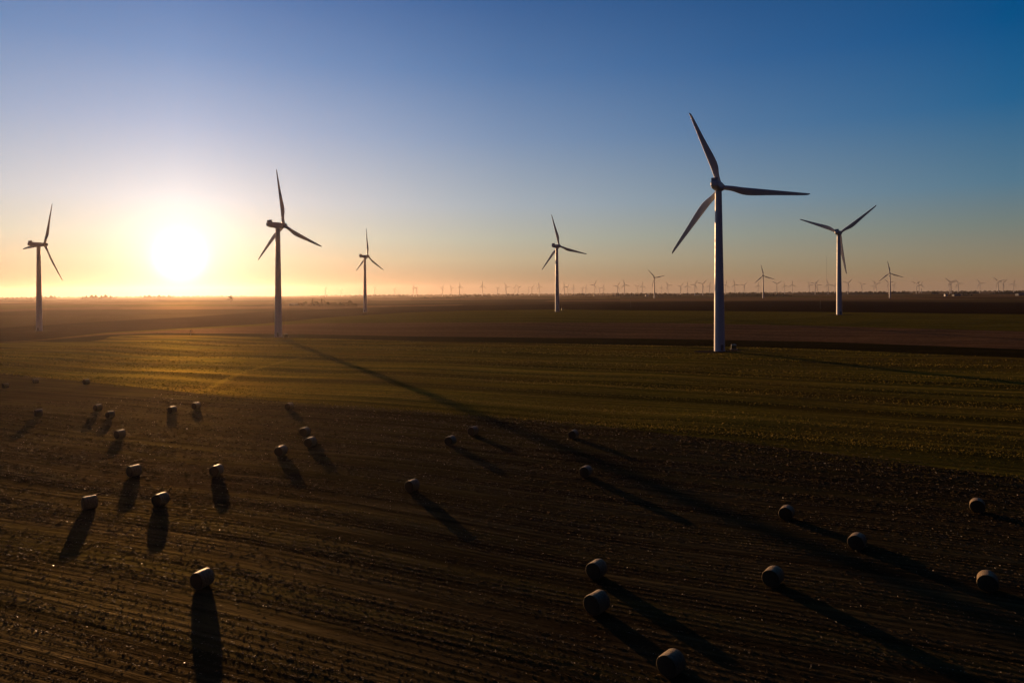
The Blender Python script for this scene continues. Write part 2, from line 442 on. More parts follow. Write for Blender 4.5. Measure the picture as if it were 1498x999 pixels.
# ------------------------------------------------------------------ crop residue and stalks on the stubble
def residue(N):
    u = RNG.random(N)
    r = 36 * (190 / 36) ** (u ** .80)
    a = RNG.uniform(rad(-41), rad(41), N)
    x = r * np.sin(a); y = r * np.cos(a)
    lim = np.interp(a, az_in, BR[0][:len(az_in)])
    keep = r < lim + 4 * RNG.random(N) ** 2 - .5
    x, y, r = x[keep], y[keep], r[keep]; n = len(x)
    # pull onto the rows
    al = x * ROWD[0] + y * ROWD[1]; ac = x * ROWN[0] + y * ROWN[1]
    wob = .5 * np.sin(al * .02) + .35 * np.sin(al * .051 + 1)
    k = np.round((ac - wob) / .76) * .76
    ac2 = k + wob + RNG.normal(0, .09, n)
    # clumpy: thin out by a smooth pattern
    pat = np.sin(k * 1.9 + np.sin(al * .02)) * .75 + np.sin(k * .73 + 2 + np.sin(al * .013) * 1.5) * .6 + np.sin(al * .11 - k * .8) * .3
    keep = RNG.random(n) < (.48 + .36 * pat)
    al, ac2, r = al[keep], ac2[keep], r[keep]; n = len(al)
    x = al * ROWD[0] + ac2 * ROWN[0]; y = al * ROWD[1] + ac2 * ROWN[1]
    z = terrain(x, y)
    grow = np.clip(r / 70, .8, 1.8)
    upright = RNG.random(n) < .22
    L = np.where(upright, RNG.uniform(.05, .13, n), RNG.uniform(.08, .30, n)) * grow
    W = np.where(upright, RNG.uniform(.02, .035, n), RNG.uniform(.03, .08, n)) * grow
    gl = RNG.random(n) < .022
    L = np.where(gl, RNG.uniform(.05, .10, n) * grow, L); W = np.where(gl, RNG.uniform(.035, .07, n) * grow, W)
    th = np.where(RNG.random(n) < .6, math.pi / 2 - ROWA + RNG.normal(0, .35, n), RNG.uniform(0, 2 * math.pi, n))
    tilt = np.where(upright, RNG.uniform(1.0, 1.57, n), RNG.uniform(-.1, .35, n))
    d = np.stack([np.cos(th) * np.cos(tilt), np.sin(th) * np.cos(tilt), np.sin(np.abs(tilt))], -1)
    q = RNG.normal(0, 1, (n, 3)); s = np.cross(d, q); s /= np.linalg.norm(s, axis=1)[:, None]
    base = np.stack([x, y, z + RNG.uniform(.0, .05, n) * grow], -1)
    A = base - s * W[:, None] / 2; B = base + s * W[:, None] / 2
    tip = base + d * L[:, None]
    bend = np.stack([np.zeros(n), np.zeros(n), -RNG.uniform(0, .04, n)], -1)
    C = tip + s * W[:, None] * .3 + bend; D = tip - s * W[:, None] * .3 + bend
    V = np.stack([A, B, C, D], 1).reshape(-1, 3)
    V[:, 2] = np.maximum(V[:, 2], np.repeat(z, 4) + .005)
    Fq = np.arange(n * 4).reshape(-1, 4)
    h = np.clip(RNG.beta(1.6, 2.6, n), 0, .92)
    g_ = gl; h[g_] = 1.0
    me = mesh_np('crop_residue', V, Fq, [M_RES])
    at_ = me.attributes.new('husk', 'FLOAT', 'FACE'); at_.data.foreach_set('value', h.astype(np.float32))
    o = inst('crop_residue', me)
    tag(o, 'cut maize stalks and pale husks littering the dark stubble rows', 'crop residue', kind='stuff')
residue(300000)

def mat_tuft():
    t = NT('grass_blades')
    f = t.n('ShaderNodeAttribute', attribute_name='husk').outputs['Fac']
    col = t.ramp(f, [(0, (.035, .036, .005)), (.5, (.10, .085, .012)), (.85, (.20, .15, .025)), (1, (.32, .23, .07))])
    d = t.n('ShaderNodeBsdfDiffuse'); t.l(col, d.inputs['Color'])
    tr = t.n('ShaderNodeBsdfTranslucent'); t.l(col, tr.inputs['Color'])
    mx = t.n('ShaderNodeMixShader'); mx.inputs[0].default_value = .5
    t.l(d.outputs[0], mx.inputs[1]); t.l(tr.outputs[0], mx.inputs[2])
    return t.done(mx)
def tufts(N):
    a = RNG.uniform(rad(-41), rad(41), N)
    lim = np.interp(a, az_in, BR[0][:len(az_in)]); far = np.interp(a, az_in, BR[1][:len(az_in)])
    u = RNG.random(N) ** 1.5
    r = lim - 9 + (np.minimum(far, 420) - lim + 8.5) * u
    x = r * np.sin(a); y = r * np.cos(a)
    al = x * ROWD[0] + y * ROWD[1]; ac = x * ROWN[0] + y * ROWN[1]
    pat = np.sin(ac * .9 + np.sin(al * .013) * 1.2) * .6 + np.sin(ac * .37 + 1 + np.sin(al * .011)) * .8 + np.sin(ac * .143 + 2) * .6
    edge = r < lim + 1.0 + 2.0 * np.sin(al * .31) + 1.2 * np.sin(al * 1.1)
    fade = np.clip((r - lim + 9) / 12, .02, 1) ** 1.6
    keep = (RNG.random(N) < .35 + .4 * pat) & (~edge | (RNG.random(N) < fade * .8))
    x, y, r, pat = x[keep], y[keep], r[keep], pat[keep]; n = len(x)
    z = terrain(x, y); g = np.clip(r / 200, .8, 1.6)
    H = RNG.uniform(.05, .17, n) * g; Wd = RNG.uniform(.10, .34, n) * g
    th = RNG.uniform(0, math.pi, n); lean = RNG.normal(0, .35, (n, 2)) * H[:, None]
    dx, dy = np.cos(th) * Wd / 2, np.sin(th) * Wd / 2
    A = np.stack([x - dx, y - dy, z - .01], -1); B = np.stack([x + dx, y + dy, z - .01], -1)
    C = np.stack([x + dx * .5 + lean[:, 0], y + dy * .5 + lean[:, 1], z + H], -1)
    Dv = np.stack([x - dx * .6 + lean[:, 0], y - dy * .6 + lean[:, 1], z + H * RNG.uniform(.6, 1, n)], -1)
    V = np.stack([A, B, C, Dv], 1).reshape(-1, 3)
    me = mesh_np('grass_tufts', V, np.arange(4 * n).reshape(-1, 4), [mat_tuft()])
    h = np.clip(RNG.beta(2.5, 3, n) + .16 * pat, 0, 1)
    me.attributes.new('husk', 'FLOAT', 'FACE').data.foreach_set('value', h.astype(np.float32))
    tag(inst('grass_tufts', me), 'short olive grass tufts covering the nearer green field', 'grass', kind='stuff')
tufts(260000)

# ------------------------------------------------------------------ wind turbines
HUBZ, RB = 67.0, 35.0
def blade_bm(far=False):
    """blade pointing +Z, rotor axis +Y, trailing edge towards +X"""
    bm = bmesh.new(); n = 8 if far else 16
    st = [(0.9,1.9,1.85,0),(2.2,1.9,1.8,0),(3.4,1.95,1.6,3),(4.8,2.15,1.25,8),(6.2,2.45,1.0,11),(7.6,2.75,.85,12),(9.0,2.98,.74,11),(10.5,3.05,.66,9.5),
          (12.5,2.95,.58,8),(15,2.7,.48,6),(18,2.35,.40,4.5),(22,1.92,.31,3),(26,1.55,.24,2),(29.5,1.22,.18,1.2),(32,.95,.12,.8),(33.4,.70,.08,.5),(34.1,.25,.03,0)]
    if far: st = st[::2] 
    rings = []
    for (z, c, th, tw) in st:
        r = []
        bl = min(1, max(0, (z - 2.2) / 6.5)); bl = bl * bl * (3 - 2 * bl)
        for i in range(n):
            a = 2 * math.pi * i / n
            x = math.cos(a); yv = math.sin(a)
            # circle blended into an aerofoil: fat nose at -X, thin tail at +X
            ya = yv * (0.62 - .38 * x) 
            xx = c / 2 * x; yy = th / 2 * (yv * (1 - bl) + ya * 1.25 * bl)
            xo = bl * (c * .5 - .80)               # leading edge stays nearly straight
            ct, sn = math.cos(rad(tw)), math.sin(rad(tw))
            X, Y = xx + xo, yy
            r.append((X * ct - Y * sn, X * sn + Y * ct + .0009 * z * z * .6, z))
        rings.append(r)
    loft(bm, rings)
    bmesh.ops.recalc_face_normals(bm, faces=bm.faces)
    return bm
def tower_bm(n=40):
    bm = bmesh.new()
    zs = [0, .15, .15, 20, 22, 22.12, 43, 43.12, 60, 65.2]
    prof = [(2.15, 0), (2.14, .3), (2.03, 10), (1.90, 22), (1.75, 33), (1.60, 43.5), (1.45, 55), (1.33, 64), (1.32, 65.3)]
    loft(bm, [circle(r, z, n) for r, z in prof])
    bmesh.ops.recalc_face_normals(bm, faces=bm.faces)
    return bm
def nacelle_bm():
    bm = bmesh.new()
    def sec(y, w, z0, z1, ch):
        return [(-w+ch,y,z0),(w-ch,y,z0),(w,y,z0+ch),(w,y,z1-ch),(w-ch,y,z1),(-w+ch,y,z1),(-w,y,z1-ch),(-w,y,z0+ch)]
    secs = [sec(-7.3,1.15,66.3,67.7,.3), sec(-7.0,1.4,66.0,68.2,.4), sec(-5.0,1.65,65.45,68.5,.45), sec(0,1.75,65.2,68.6,.45), sec(1.7,1.7,65.35,68.5,.5), sec(2.6,1.35,65.7,68.25,.6)]
    loft(bm, [list(map(tuple, s)) for s in secs]); bmesh.ops.recalc_face_normals(bm, faces=bm.faces)
    return bm
def cooler_bm():
    bm = bmesh.new()
    loft(bm, [[(-1.25,-6.9,68.05),(1.25,-6.9,68.05),(1.25,-4.9,68.45),(-1.25,-4.9,68.45)],
              [(-1.25,-6.5,69.6),(1.25,-6.5,69.6),(1.25,-5.2,69.75),(-1.25,-5.2,69.75)]])
    bmesh.ops.recalc_face_normals(bm, faces=bm.faces); return bm
def vane_bm():
    bm = bmesh.new(); box(bm, -.04, .04, -3.6, -3.52, 68.5, 69.7); box(bm, -.5, .5, -3.6, -3.54, 69.55, 69.62)
    box(bm, -.55, -.42, -3.65, -3.5, 69.6, 69.8); box(bm, .42, .55, -3.65, -3.5, 69.6, 69.8); return bm
def hub_bm():
    bm = bmesh.new(); n = 24
    prof = [(1.15, -1.6), (1.45, -1.3), (1.62, -.3), (1.6, .6), (1.35, 1.5), (.85, 2.15), (.3, 2.45)]
    loft(bm, [[(r * math.cos(2*math.pi*i/n), y, r * math.sin(2*math.pi*i/n)) for i in range(n)] for r, y in prof])
    bmesh.ops.recalc_face_normals(bm, faces=bm.faces); return bm
def hatch_bm():
    bm = bmesh.new(); box(bm, -.55, .55, -2.24, -2.02, .5, 2.9); return bm

def as_mesh(name, bm, mat, smooth=False, shade_angle=None):
    me = bpy.data.meshes.new(name); bm.to_mesh(me); bm.free(); me.materials.append(mat)
    if smooth: me.polygons.foreach_set('use_smooth', [True] * len(me.polygons))
    return me
ME_T = as_mesh('tower', tower_bm(), M_PAINT, True)
ME_N = as_mesh('nacelle', nacelle_bm(), M_PAINT)
ME_C = as_mesh('cooler', cooler_bm(), M_GREY)
ME_V = as_mesh('wind_vane', vane_bm(), M_STEEL)
ME_H = as_mesh('hub', hub_bm(), M_GREY, True)
ME_B = as_mesh('blade', blade_bm(), M_PAINT, True)
ME_D = as_mesh('door', hatch_bm(), M_DOOR)
for me in (ME_T,):
    for p in me.polygons:
        if abs(p.normal.z) > .7: p.use_smooth = False
HUBC = Vector((0, 4.3, 67.15)); TILT = rad(5)
def rotor_matrix(theta):
    # theta clockwise from straight up as seen from behind (looking along +Y)
    return Matrix.Translation(HUBC) @ Matrix.Rotation(TILT, 4, 'X') @ Matrix.Rotation(theta, 4, 'Y')
def far_mesh(theta):
    bm = bmesh.new()
    def addm(me, mat4):
        b = bmesh.new(); b.from_mesh(me); bmesh.ops.transform(b, matrix=mat4, verts=b.verts)
        tmp = bpy.data.meshes.new('tmp'); b.to_mesh(tmp); b.free(); bm.from_mesh(tmp); bpy.data.meshes.remove(tmp)
    bt = bmesh.new(); loft(bt, [circle(2.15, 0, 12), circle(1.9, 22, 12), circle(1.32, 65.3, 12)]); tm = as_mesh('t', bt, M_PAINT)
    bb = as_mesh('b', blade_bm(True), M_PAINT)
    addm(tm, Matrix()); addm(ME_N, Matrix()); addm(ME_H, rotor_matrix(0))
    for k in range(3): addm(bb, rotor_matrix(theta + k * 2 * math.pi / 3))
    return as_mesh('wind_turbine', bm, M_PAINT)

GRP = 'wind turbines standing in the fields'
def turbine(px, dist, yaw, theta, label, cooler=True):
    g = dist_at(px, dist)
    t = thing('wind_turbine', label, 'wind turbine', (g.x, g.y, g.z - .15), -rad(yaw), GRP)
    inst('tower', ME_T, t)
    d = inst('door', ME_D, t.children[0]); d.rotation_euler = (0, 0, rad(40))
    nc = inst('nacelle', ME_N, t); inst('cooler', ME_C, nc); inst('wind_vane', ME_V, nc)
    h = inst('hub', ME_H, t); h.matrix_local = rotor_matrix(0)
    for k in range(3):
        b = inst('blade', ME_B, t); b.matrix_local = rotor_matrix(rad(theta + 120 * k))
    return t, g
# (column, distance, axis azimuth, blade angle, label)
NEAR = [
 (57.0, 527, 29, 27, 'leftmost wind turbine, dark against the glow left of the sun'),
 (407.0, 408, 33, -5, 'second largest turbine, just right of the sun, casting a long shadow across the fields'),
 (534.0, 816, 45, 1, 'slender distant turbine left of centre, standing beyond the hazy grove of trees'),
 (815.0, 697, 40, -13, 'dark turbine right of centre, standing at the far edge of the green field'),
 (1052.0, 277, 30, -20, 'nearest and largest turbine, white tower with one blade pointing right'),
 (1227.5, 558, 38, 54, 'tall turbine with Y-shaped blades right of the largest turbine'),
]
for a in NEAR:
    t_, g_ = turbine(*a)
    rr_ = random.Random(a[1]); ns, nr = 40, 5
    rim = [8.5 + 2.2 * math.sin(2 * 2*math.pi*i/ns + 1) + rr_.uniform(-.7, .7) for i in range(ns)]
    V = []; Fc = []
    for k in range(nr + 1):
        for i in range(ns):
            q = 2 * math.pi * i / ns; R_ = rim[i] * (k + .001) / nr
            X, Y = g_.x + R_ * math.cos(q) * 1.2, g_.y + R_ * math.sin(q)
            V.append((X, Y, tz(X, Y) + .10 * (1 - (k / nr) ** 3) + .004 - (.12 if k == nr else 0)))
    for k in range(nr):
        for i in range(ns): Fc.append((k*ns+i, k*ns+(i+1)%ns, (k+1)*ns+(i+1)%ns, (k+1)*ns+i))
    struct(inst('gravel_pad', mesh_np('gravel_pad', np.array(V), np.array(Fc)[:, ::-1], [M_PAD], True)))
MID = [
 (957.5, 2200, 30, -40, 'small dark turbine left of the largest one, one blade pointing lower left'),
 (1116.5, 2050, 30, -10, 'small dark turbine between the largest turbine and the Y-shaped one'),
 (1302.0, 1850, 30, -9, 'small dark turbine right of the Y-shaped one, above the dark plowed land'),
]
for a in MID: turbine(*a)

# transformer cabinets on pads beside two towers
def transformer(px, py, rz, label):
    g = at(px, py)
    t = thing('transformer', label, 'transformer', (g.x, g.y, g.z), rz, 'transformer cabinets beside the towers')
    bm = bmesh.new(); box(bm, -1.5, 1.5, -1.3, 1.3, -.3, .2); obj('pad', bm, M_CONC, t)
    bm = bmesh.new(); box(bm, -1.05, 1.05, -.75, .85, .2, 1.75)
    loft(bm, [[(-1.12,-.85,1.75),(1.12,-.85,1.75),(1.12,.95,1.75),(-1.12,.95,1.75)], [(-1.05,-.75,1.95),(1.05,-.75,1.95),(1.05,.9,2.02),(-1.05,.9,2.02)]])
    bmesh.ops.bevel(bm, geom=bm.edges[:], offset=.03, segments=1, affect='EDGES')
    c = obj('cabinet', bm, M_GBOX, t)
    bm = bmesh.new(); box(bm, -1.0, -.02, -.80, -.752, .28, 1.68); box(bm, .02, 1.0, -.80, -.752, .28, 1.68); obj('door', bm, M_GBOX, c)
    bm = bmesh.new()
    for i in range(9): box(bm, -.9 + i * .22, -.82 + i * .22, .852, 1.15, .45, 1.5)
    obj('cooling_fins', bm, M_GBOX, c)
transformer(1073.5, 511, rad(-15), 'dark cabinet on a pad right of the largest turbine base')
transformer(418.5, 493.5, rad(20), 'small cabinet beside the tower base of the turbine near the sun')
transformer(823.0, 453.8, rad(5), 'tiny cabinet beside the tower base of the turbine right of centre')

# far turbines along the horizon: column, hub row, blade angle
FARL = [(476,423.0,10),(500,424.2,50),(548,422.2,80),(577,423.2,30),(605,421.2,-10),(609,421.6,40),(647,420.8,25),(660,421.0,-30),(672.5,419.0,0),(705.5,418.2,5),(728,422.0,60),(740.5,419.4,-25),
 (753,421.2,15),(758,420.6,70),(773,423,0),(778,421.2,40),(788.5,418.8,-12),(825.5,418.5,-20),(830,420,30),(839,421,0),(852,422,45),(857,421,10),(869,416.8,30),(877,422,80),(882.5,420.6,20),
 (903.5,418.2,35),(913.5,416.4,-15),(932,419.4,60),(939.5,418.2,0),(967.5,421,10),(977,417.4,-25),(995.5,418.6,45),(1005.5,418,-5),(1016.5,416.4,30),(1028,415.4,-78),(1038,418.4,15),
 (1061.5,416.4,20),(1075,416,-20),(1088.5,417.4,50),(1109,417.8,5),(1136.5,415.2,60),(1148,418,-12),(1159,416.6,0),(1184.5,417,85),(1192.5,415.0,45),(1196,417,-30),(1211.5,415.6,-20),(1221,417.8,30),
 (1240.5,414.0,40),(1261,416.4,80),(1278,418,10),(1282,415.2,-45),(1300,413.6,-50),(1307.5,417.4,25),(1340.5,415.0,60),(1344.5,416.4,-15),(1348,417.0,20),
 (1389.5,412.4,-40),(1391.5,413.6,80),(1402,414.6,-25),(1433.5,414.4,90),(1460.5,411.6,-50),(1467.5,413.8,40),(1483,415.2,10)]
ORD = ['first','second','third','fourth','fifth','sixth','seventh','eighth','ninth','tenth','eleventh','twelfth','thirteenth','fourteenth','fifteenth','sixteenth']
LAND = [(407,'turbine just right of the sun'),(534,'slender turbine left of centre'),(815,'turbine just right of centre'),(957.5,'small dark turbine left of the largest'),(1052,'largest turbine'),
        (1116.5,'small dark turbine beside the largest'),(1227.5,'turbine with Y-shaped blades'),(1302,'rightmost small dark turbine')]
FM = {}
cnt = {}
for (px, hy, th) in FARL:
    dpx = horizon_y(px) - hy
    d = (HUBZ - 19.0) * F / dpx
    q = round(th / 15) * 15 % 120
    if q not in FM: FM[q] = far_mesh(rad(q))
    g = dist_at(px, d)
    o = inst('wind_turbine', FM[q]); o.location = (g.x, g.y, g.z - .2); o.rotation_euler = (0, 0, -rad(30 + random.uniform(-12, 12)))
    lm = [l for l in LAND if l[0] < px][-1]
    k = cnt.get(lm[1], 0); cnt[lm[1]] = k + 1
    tag(o, f'hazy horizon turbine, {ORD[k]} to the right of the {lm[1]}', 'wind turbine', 'tiny wind turbines along the horizon')

# ------------------------------------------------------------------ round bales
def bale_meshes(seed):
    r_ = random.Random(seed)
    R, W, n = .86, .76, 40
    ph = [r_.uniform(0, 6.28) for _ in range(6)]
    def pt(a, rr, y):
        k = 1 + .012 * math.sin(2 * a + ph[0]) + .010 * math.sin(3 * a + ph[1]) + .006 * math.sin(7 * a + y * 5 + ph[2]) + .008 * math.sin(5 * y + ph[3])
        x = rr * k * math.cos(a); z = rr * k * math.sin(a)
        if z < -.6 * R: z = -.6 * R + (z + .6 * R) * .86      # sagging foot
        return (x * (1.015), y, z + .84)
    bm = bmesh.new()
    prof = [(.955*R,-W+.006),(.985*R,-W+.022),(R,-W+.07),(1.005*R,-.5),(1.0*R,-.25),(1.008*R,0),(1.0*R,.25),(1.005*R,.5),(R,W-.07),(.985*R,W-.022),(.955*R,W-.006)]
    rings = [[pt(2*math.pi*i/n, r, y) for i in range(n)] for r, y in prof]
    loft(bm, rings, cap=False); bmesh.ops.recalc_face_normals(bm, faces=bm.faces)
    wrap = as_mesh('net_wrap', bm, M_WRAP, True)
    bm = bmesh.new()
    core = []
    for (r, y) in ((.05*R,-W-.02),(.35*R,-W-.03),(.7*R,-W-.015),(.93*R,-W+.02),(.97*R,-W+.05),(.97*R,W-.05),(.93*R,W-.02),(.7*R,W+.015),(.35*R,W+.03),(.05*R,W+.02)):
        core.append([pt(2*math.pi*i/n, r, y + (r_.uniform(-.012, .012) if r < .9*R else 0)) for i in range(n)])
    loft(bm, core); bmesh.ops.recalc_face_normals(bm, faces=bm.faces)
    return wrap, as_mesh('straw_core', bm, M_STRAW, True)
BM_ = [bale_meshes(s) for s in (1, 2, 3)]
BALES = [  # column, base row, axis azimuth, label
 (8, 570, 30, 'barely visible bale at the far left edge of the hazy stubble'),
 (52, 563, 28, 'hazy bale near the far left edge, right of the outermost one'),
 (126, 564, 26, 'hazy bale beside the grass edge at left, third from the left'),
 (56, 611, 32, 'hazy bale alone near the left edge, below the outermost bales'),
 (143, 603, 26, 'hazy bale just upper left of another at left'),
 (161, 613, 25, 'hazy bale at left, between an upper-left and a lower-right neighbour'),
 (175, 643, 28, 'bale at left with shadow running lower left, below the hazy pair'),
 (252, 606, 25, 'left bale of the small pair near the grass edge below the sun'),
 (287, 600, 24, 'right bale of the small pair near the grass edge below the sun'),
 (196, 698, 26, 'bale with bright top at left, straight above a nearer bright-topped pair'),
 (235, 741, 21, 'bright-topped bale at left whose shadow falls straight down'),
 (131, 746, 38, 'bright-topped bale at lower left with shadow slanting to lower left'),
 (317, 697, 14, 'bright-topped bale alone right of the left group, shadow falling down'),
 (423, 601, 20, 'small bale near the grass edge below the turbine by the sun'),
 (446, 639, 18, 'upper bale of the touching-shadow pair left of centre'),
 (454, 655, 18, 'lower bale of the touching-shadow pair left of centre'),
 (411, 668, 18, 'bale left of the touching-shadow pair, shadow slanting right'),
 (659, 653, 30, 'bale just below the long turbine shadow near the middle'),
 (692, 638, 30, 'dim bale lying inside the long turbine shadow'),
 (603, 720, 32, 'bale in the middle with a long diagonal shadow to lower right'),
 (839, 643, 34, 'farthest bale right of centre near the grass edge'),
 (857, 699, 34, 'bale right of centre just above the long turbine shadow'),
 (1151, 761, 38, 'bale at right, upper left of the one with a glowing top'),
 (1430, 750, 36, 'uppermost bale near the right edge with glowing crescent'),
 (1254, 804, 38, 'glowing-topped bale between the two groups at right'),
 (873, 846, 38, 'upper bale of the near pair right of the middle'),
 (873, 897, 40, 'lower bale of the near pair right of the middle'),
 (982, 987, 43, 'nearest bale, at the bottom edge of the picture'),
 (1131, 857, 40, 'dim bale at right with only a faint lit top'),
 (1445, 864, 38, 'lower bale near the right edge with glowing crescent'),
 (296, 860, 22, 'nearest bale at lower left with a thin bright top edge'),
]
BG = 'round straw bales scattered over the stubble field'
for i, (px, py, az_, lab) in enumerate(BALES):
    g = at(px, py - 2.0)
    t = thing('straw_bale', lab, 'straw bale', (g.x, g.y, g.z - .03), -rad(az_ + random.uniform(-4, 4)), BG)
    w, c = BM_[i % 3]
    inst('net_wrap', w, t); inst('straw_core', c, t)
    s = random.uniform(.81, .88); t.scale = (s, s * random.uniform(.96, 1.04), s)

# ------------------------------------------------------------------ trees
def leaf_cloud(n, blobs, size, seed, mat, name='crown'):
    r = np.random.default_rng(seed)
    B = np.array(blobs, float)          # x y z rx rz
    w = B[:, 3] ** 2 * B[:, 4]; idx = r.choice(len(B), n, p=w / w.sum())
    v = r.normal(0, 1, (n, 3)); v /= np.linalg.norm(v, axis=1)[:, None]
    rad_ = r.random(n)[:, None] ** .45
    c = B[idx, :3] + v * rad_ * np.stack([B[idx, 3], B[idx, 3], B[idx, 4]], -1)
    a = r.normal(0, 1, (n, 3)); a /= np.linalg.norm(a, axis=1)[:, None]
    b = np.cross(a, r.normal(0, 1, (n, 3))); b /= np.linalg.norm(b, axis=1)[:, None]
    s = (size * r.uniform(.5, 1.3, n))[:, None]
    V = np.stack([c - a * s, c + b * s * .7, c + a * s, c - b * s * .7], 1).reshape(-1, 3)
    return mesh_np(name, V, np.arange(4 * n).reshape(-1, 4), [mat])
def trunk_bm(h, r0, seed, limbs=6):
    rr = random.Random(seed); bm = bmesh.new()
    loft(bm, [circle(r0, -.3, 8), circle(r0 * .75, h * .3, 8, rr.uniform(-.1, .1)), circle(r0 * .5, h * .6, 8, rr.uniform(-.3, .3)), circle(r0 * .12, h * .9, 8, rr.uniform(-.4, .4))])
    for k in range(limbs):
        a = rr.uniform(0, 6.28); z0 = h * rr.uniform(.28, .6); L = h * rr.uniform(.25, .4)
        e = Vector((math.cos(a) * L * .7, math.sin(a) * L * .7, z0 + L * .6)); s = Vector((0, 0, z0))
        d = (e - s).normalized(); u = d.orthogonal().normalized(); v = d.cross(u)
        loft(bm, [[tuple(s + (u * math.cos(q) + v * math.sin(q)) * r0 * .4) for q in (0, 1.57, 3.14, 4.71)],
                  [tuple(e + (u * math.cos(q) + v * math.sin(q)) * r0 * .08) for q in (0, 1.57, 3.14, 4.71)]])
    bmesh.ops.recalc_face_normals(bm, faces=bm.faces)
    return bm
def tree_kind(kind, seed):
    rr = random.Random(seed)
    if kind == 'round':
        bl = [(rr.uniform(-2.6, 2.6), rr.uniform(-2.6, 2.6), rr.uniform(3.8, 8.2), rr.uniform(1.3, 2.3), rr.uniform(1.1, 1.9)) for _ in range(9)]
        return as_mesh('trunk', trunk_bm(9, .32, seed), M_BARK, True), leaf_cloud(1500, bl, .32, seed, M_LEAF)
    if kind == 'spire':
        bl = [(rr.uniform(-.4, .4), rr.uniform(-.4, .4), 1.5 + k * 1.25, 1.5 - k * .13, 1.0) for k in range(9)]
        return as_mesh('trunk', trunk_bm(12, .25, seed, 4), M_BARK, True), leaf_cloud(1300, bl, .28, seed, M_LEAF)
    bl = [(rr.uniform(-2.4, 2.4), rr.uniform(-2, 2), rr.uniform(1.2, 3.4), rr.uniform(1.1, 1.8), rr.uniform(.9, 1.4)) for _ in range(7)]
    return as_mesh('trunk', trunk_bm(4, .2, seed), M_BARK, True), leaf_cloud(1000, bl, .28, seed, M_LEAF2)
KINDS = {(k, s): tree_kind(k, s) for k in ('round', 'spire', 'bush') for s in (1, 2)}
def tree(px, dist, kind, seed, s, label, group):
    g = dist_at(px, dist)
    t = thing('tree', label, 'tree', (g.x, g.y, g.z - .1), random.uniform(0, 6.28), group)
    tr, cr = KINDS[(kind, seed)]
    inst('trunk', tr, t); inst('crown', cr, t); t.scale = (s, s, s)
gro = [(440,'bush',1,1.2),(446,'round',2,.8),(451,'bush',2,1.3),(457,'spire',1,.95),(462,'round',1,.8),(467,'round',2,.75),(470.5,'spire',2,1.0),(474,'spire',1,.9),(479,'round',1,.72),(484,'bush',2,1.4),(490,'bush',1,1.2),(499,'round',2,.7),(505,'bush',1,1.3),(512,'round',1,.85),(517,'bush',2,1.4)]
for i, (px, k, s, sc) in enumerate(gro):
    sc *= 1.35
    tree(px, 1330 + 60 * math.sin(i * 2.1), k, s, sc, f'hazy tree, {ORD[i]} from the left in the grove beyond the long-shadow turbine', 'trees of the hazy grove')
tree(337, 2000, 'round', 1, 2.1, 'lone hazy tree on the glowing plain left of the long-shadow turbine', 'lone trees on the plain')
tree(665.5, 2500, 'round', 2, 1.1, 'small dark lone tree on the plain left of centre', 'lone trees on the plain')
for i, px in enumerate((1409.5, 1413, 1417, 1421.5)):
    tree(px, 2250 + 20 * i, ('round', 'bush', 'round', 'bush')[i], 1 + i % 2, (.9, 1.5, 1.0, 1.5)[i], f'dark farmyard tree, {ORD[i]} from the left, right of the white farmhouse', 'trees at the farmstead')
tree(1379, 2300, 'round', 2, .7, 'dark tree at the left side of the white farmhouse', 'trees at the farmstead')

def wood_strips(name, strips, label):
    P = []
    r = np.random.default_rng(77)
    for (x0, x1, d, h, n, depth) in strips:
        u = r.random(n); px = x0 + (x1 - x0) * u
        a = np.arctan((px - CX) / F * 1.0)
        dd = d + r.uniform(-depth, depth, n)
        x = dd * np.sin(a); y = dd * np.cos(a)
        env = .6 + .25 * np.sin(px * .9 + d) + .2 * np.sin(px * .37 + d * .1) + .15 * np.sin(px * 2.3)
        endt = np.clip(np.minimum(u, 1 - u) * 9, .15, 1)
        z = terrain(x, y) + h * np.clip(env, .25, 1) * endt * r.random(n) ** .7
        P.append(np.stack([x, y, z, d * .0005 + np.zeros(n) + .9], -1))
    P = np.concatenate(P); n = len(P); c = P[:, :3]; s = (P[:, 3] * r.uniform(.6, 1.3, n))[:, None]
    a = r.normal(0, 1, (n, 3)); a /= np.linalg.norm(a, axis=1)[:, None]
    b = np.cross(a, r.normal(0, 1, (n, 3))); b /= np.linalg.norm(b, axis=1)[:, None]
    V = np.stack([c - a * s, c + b * s, c + a * s, c - b * s], 1).reshape(-1, 3)
    o = inst(name, mesh_np(name, V, np.arange(4 * n).reshape(-1, 4), [M_LEAF]))
    tag(o, label, 'woodland', kind='stuff')
wood_strips('far_woodland', [(-350, 420, 8500, 17, 9000, 250), (420, 1000, 8500, 15, 9000, 250), (1000, 1900, 8500, 15, 9000, 250),
    (48, 84, 5200, 25, 2400, 60), (118, 170, 4600, 26, 3800, 60), (0, 60, 5200, 14, 1500, 60), (205, 255, 6000, 24, 1800, 60)],
    'long low hazy line of far woods along the whole horizon')
wood_strips('far_woodland', [(511, 600, 5200, 17, 3500, 80), (735, 760, 5000, 15, 900, 60), (836, 866, 4600, 17, 1600, 60)],
    'hazy belt of far trees behind the slender turbine left of centre')
wood_strips('far_woodland', [(672, 720, 3900, 12, 2500, 90), (600, 680, 3000, 6, 2000, 60)],
    'dusky wooded patch on the plain left of centre')
wood_strips('far_woodland', [(888, 996, 3700, 16, 6000, 90), (996, 1050, 4600, 14, 1800, 60)],
    'dark wood on the horizon left of the largest tower')
wood_strips('far_woodland', [(1056, 1158, 3200, 12, 6000, 120), (1060, 1130, 4300, 16, 3000, 90), (1158, 1240, 5200, 14, 2500, 90)],
    'dark wood on the horizon between the two large right-hand towers')
